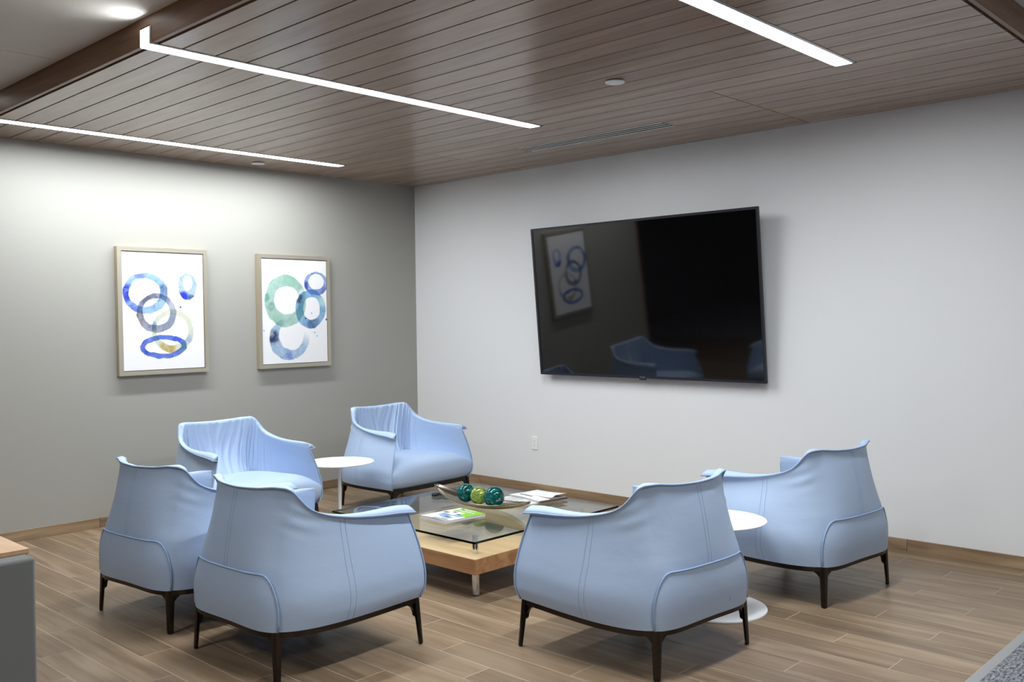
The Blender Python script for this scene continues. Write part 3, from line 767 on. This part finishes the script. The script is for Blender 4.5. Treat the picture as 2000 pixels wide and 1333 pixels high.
# ---- tray and balls
tr = thing('boat_tray', (2.80, -1.928, TZ), math.radians(-2.5), 'long boat-shaped silver tray holding glass balls on the coffee table', 'tray')
rows = []; nl = 44
for i in range(nl + 1):
    u = -1 + 2 * i / nl; hw_ = .098 * max(0, 1 - abs(u) ** 2.3) ** .9 + .008; rise = .072 * abs(u) ** 2.4; rim_h = .039 - .004 * abs(u)
    rows.append([(u * .425, hw_ * math.sin(q) if abs(math.sin(q)) < 1 else hw_ * math.sin(q), .004 + rise + (rim_h) * (1 - math.cos(q)) * (1 - .55 * abs(u) ** 3)) for q in np.linspace(-math.pi / 2, math.pi / 2, 19)])
m = MB(); m.grid(rows); tm = m.mesh('bowl', 'tray_metal', 'all'); bo = link('bowl', tm, tr)
sd = bo.modifiers.new('thickness', 'SOLIDIFY'); sd.thickness = .0045; sd.offset = -1
m = MB(); m.lathe([(.0005, .0003), (.03, .0003), (.034, .006)], 0, 0, 28); m.build('foot', 'tray_metal', tr, 40)
def ball(x, y, r, mat, lb):
    m = MB(); nr = 28
    m.lathe([(max(.0003, r * math.sin(math.pi * i / nr)), -r * math.cos(math.pi * i / nr)) for i in range(nr + 1)], seg=40)
    o = thing('glass_ball', (x, y, TZ + .0155 + r), 0, lb, 'glass ball', 'glass balls in the tray'); m.build('ball', mat, o, 'all')
ball(2.672, -1.922, .056, 'glass_teal', 'teal glass ball in the tray, farthest left')
ball(2.790, -1.926, .0535, 'glass_lime', 'lime green glass ball between the two teal ones')
ball(2.924, -1.932, .062, 'glass_teal', 'teal glass ball in the tray, largest and nearest the open magazines')

# ---- magazines
def magazine(loc, rz, lx, ly, th, label, pages='paper_edge', cover='paper'):
    r = thing('magazine', loc, rz, label, 'magazine', 'magazines on the coffee table')
    m = MB(); m.box(-lx / 2, lx / 2 - .0015, -ly / 2 + .001, ly / 2 - .001, 0, th); m.build('pages', pages, r)
    m = MB(); rows = []
    for i in range(13):
        x = -lx / 2 + lx * i / 12; rows.append([(x, -ly / 2 + ly * j / 12, th + .0006 + .0025 * math.sin(math.pi * i / 12) ** 2) for j in range(13)])
    m.grid(rows); b0 = len(m.v); m.v += [(x, y, z + .0007) for x, y, z in m.v]; 
    m.f += [tuple(reversed([k + b0 for k in f])) for f in m.f]; m.mi = [0] * len(m.f)
    cv = m.build('cover', cover, r, 'all'); return r, cv, th + .0015
def patch(cv, name, x0, x1, y0, y1, z, mat, lx, skew=0.):
    zz = lambda x: z + .0025 * math.sin(math.pi * (x + lx / 2) / lx) ** 2
    k = 10; rows = [[((x0 + (x1 - x0) * i / k) + skew * j, y0 + (y1 - y0) * j, zz(x0 + (x1 - x0) * i / k)) for j in (0, 1)] for i in range(k + 1)]
    top = [list(r) for r in rows]; m = MB(); m.grid(top); b0 = len(m.v); m.v += [(x, y, q - .0003) for x, y, q in m.v]; m.f += [tuple(reversed([t + b0 for t in f])) for f in m.f]; m.mi = [0] * len(m.f)
    return m.build(name, mat, cv, 'all')
lx, ly = .235, .29
mg, cv, zt_ = magazine((2.877, -2.222, TZ), math.radians(-5), lx, ly, .0125, 'magazine with a green-topped cover on the glass, nearest the viewer')
patch(cv, 'cover_band', -.085, .1165, .062, .144, zt_ + .0004, 'magazine_green', lx); patch(cv, 'cover_band', .04, .1165, .0, .062, zt_ + .0004, 'magazine_green', lx)
for k, (a, b_, c0, c1, mt_) in enumerate([(-.07, .03, -.06, -.02, 'cover_blue'), (-.03, .07, -.09, -.055, 'cover_blue'), (.02, .09, -.03, .0, 'cover_blue'), (-.10, -.06, .0, .025, 'cover_dark'), (-.05, -.02, .03, .05, 'cover_dark'), (.02, .05, .005, .02, 'cover_dark'), (-.06, .0, -.035, -.025, 'cover_dark'), (.03, .08, -.115, -.10, 'print_grey'), (-.02, .11, -.143, -.115, 'print_grey'), (.01, .05, -.075, -.062, 'cover_dark')]):
    patch(cv, 'cover_picture', a, b_, c0, c1, zt_ + .0005 + k * .00005, mt_, lx, .006)
text_mesh('title', 'Modern', .037, 'paper', cv, (.0, .121, zt_ + .0034), (0, 0, 0), bold=.0006); text_mesh('title', 'Healthcare', .037, 'paper', cv, (.008, .088, zt_ + .0034), (0, 0, 0), bold=.0006)
mg, cv, zt_ = magazine((2.865, -1.600, TZ), math.radians(-9), .29, .24, .006, 'white magazine with black print lying under the open one')
for k in range(5): patch(cv, 'print_line', -.12, .0 + .02 * (k % 3), -.1 + .028 * k, -.09 + .028 * k, zt_ + .0005, 'print_grey', .29)
mg, cv, zt_ = magazine((2.885, -1.500, TZ + .011), math.radians(-9), .30, .225, .006, 'open magazine with a lifted page, topmost beside the tray')
patch(cv, 'page_picture', -.10, .06, .0, .08, zt_ + .0005, 'cover_blue', .30, .01); patch(cv, 'page_picture', .06, .14, .05, .1, zt_ + .0005, 'print_grey', .30)
text_mesh('headline', 'NURSING', .03, 'cover_dark', cv, (-.05, -.055, zt_ + .003), (0, 0, 0))
m = MB(); rows = [[(-.14 + .29 * i / 10, y, .0095 + .018 * (i / 10) ** 2 * (1 if y > 0 else .4) + .004 * math.sin(6 * y)) for y in np.linspace(-.02, .112, 8)] for i in range(11)]
m.grid(rows); m.build('page', 'paper', mg, 'all').modifiers.new('thickness', 'SOLIDIFY').thickness = .0006
m = MB(); m.box(.152, .166, -.11, .105, -.003, .008, .001); m.build('spine', 'cover_brown', mg)

# ---- remote controls
def remote(x, y, rz, lb):
    r = thing('remote_control', (x, y, TZ), rz, lb, 'remote control', 'black remotes on the coffee table')
    m = MB(); rows = []
    for i in range(15):
        u = -1 + 2 * i / 14; hw_ = .0235 * (1 - .12 * math.exp(-((u - .1) / .3) ** 2)) * (1 - .0 * u) * (max(0, 1 - abs(u) ** 9) ** .5 * .5 + .5)
        h_ = .021 * (.75 + .25 * (1 - abs(u) ** 6)); rows.append([(hw_ * cx, u * .105, .001 + h_ * cz) for cx, cz in [(-.7, 0), (-1, .35), (-.95, .8), (-.75, 1), (.75, 1), (.95, .8), (1, .35), (.7, 0)]])
    m.grid(rows, True); m.f += [tuple(reversed(range(8))), tuple(range(len(m.v) - 8, len(m.v)))]; m.mi += [0, 0]
    m.build('body', 'black_plastic', r, 50)
    for i in range(7):
        for j in (-1, 0, 1):
            m = MB(); m.box(j * .012 - .004, j * .012 + .004, -.07 + i * .021, -.061 + i * .021, .0205, .0238, .0008); m.build('button', 'button_yellow' if (i, j) in ((3, 0), (5, 1)) else 'button_grey', r)
remote(2.332, -1.782, math.radians(-4), 'black remote control on the glass behind the left tip of the tray')
remote(2.405, -1.742, math.radians(-14), 'black remote control on the glass next to the far left glass ball')

# ================================================================== SIDE TABLES
def side_table(x, y, lb):
    r = thing('side_table', (x, y, 0), 0, lb, 'side table', 'round white side tables')
    m = MB(); m.lathe([(.0005, .442), (.237, .442), (.25, .446), (.2525, .449), (.251, .4515), (.247, .452), (.0005, .452)], seg=72); m.build('table_top', 'white_enamel', r, 30)
    m = MB(); m.lathe([(.0125, .008), (.0125, .442)], seg=20); m.build('pole', 'white_enamel', r, True)
    m = MB(); m.lathe([(.0005, .0), (.251, .0), (.2525, .003), (.251, .0075), (.247, .0085), (.02, .0105), (.0005, .0105)], seg=72); m.build('base', 'white_enamel', r, 30)
side_table(4.329, -1.766, 'round white pedestal side table between the two armchairs on the right')
side_table(1.235, -1.822, 'round white pedestal side table between the two armchairs facing us')

# ================================================================== DESK AND CHAIR (lower left edge of the photo)
dk = thing('desk_table', (3.02, -5.2, 0), 0, 'light wood table corner at the left edge of the photo', 'table')
m = MB(); m.prism([(-.536, .714), (-.56, .727), (-.56, .74), (.536, .74), (.536, .727), (.51, .714)], 'y', -.449, .449); m.build('table_top', 'desk_wood', dk)
m = MB(); m.lathe([(.04, .02), (.04, .714)], seg=24); m.build('pedestal', 'gunmetal', dk, True)
m = MB(); m.lathe([(.0005, 0), (.3, 0), (.3, .012), (.06, .022), (.0005, .022)], seg=40); m.build('base', 'gunmetal', dk, 30)
gc = thing('grey_chair', (3.60, -5.14, 0), 0, 'grey upholstered chair back beside the light wood table', 'chair')
def cushion(name, x0, x1, y0, y1, z0, z1, par, bulge=.012, lean=0.):
    m = MB(); m.box(x0, x1, y0, y1, z0, z1, .007); m.v = [(x + lean * (z - z0), y, z) for x, y, z in m.v]
    o = m.build(name, 'grey_fabric', par, True); bv = o.modifiers.new('soft', 'BEVEL'); bv.width = .005; bv.segments = 2; return o
cushion('backrest', .19, .265, -.265, .297, .30, .782, gc, lean=.02); cushion('seat', -.22, .188, -.25, .25, .37, .47, gc)
for gx, gy in ((-.19, -.22), (-.19, .22), (.2, -.22), (.2, .22)):
    m = MB(); m.tube([(gx, gy, .0), (gx, gy, .372 if gx < 0 else .30)], [.012, .015], 10); m.build('leg', 'gunmetal', gc, 50)
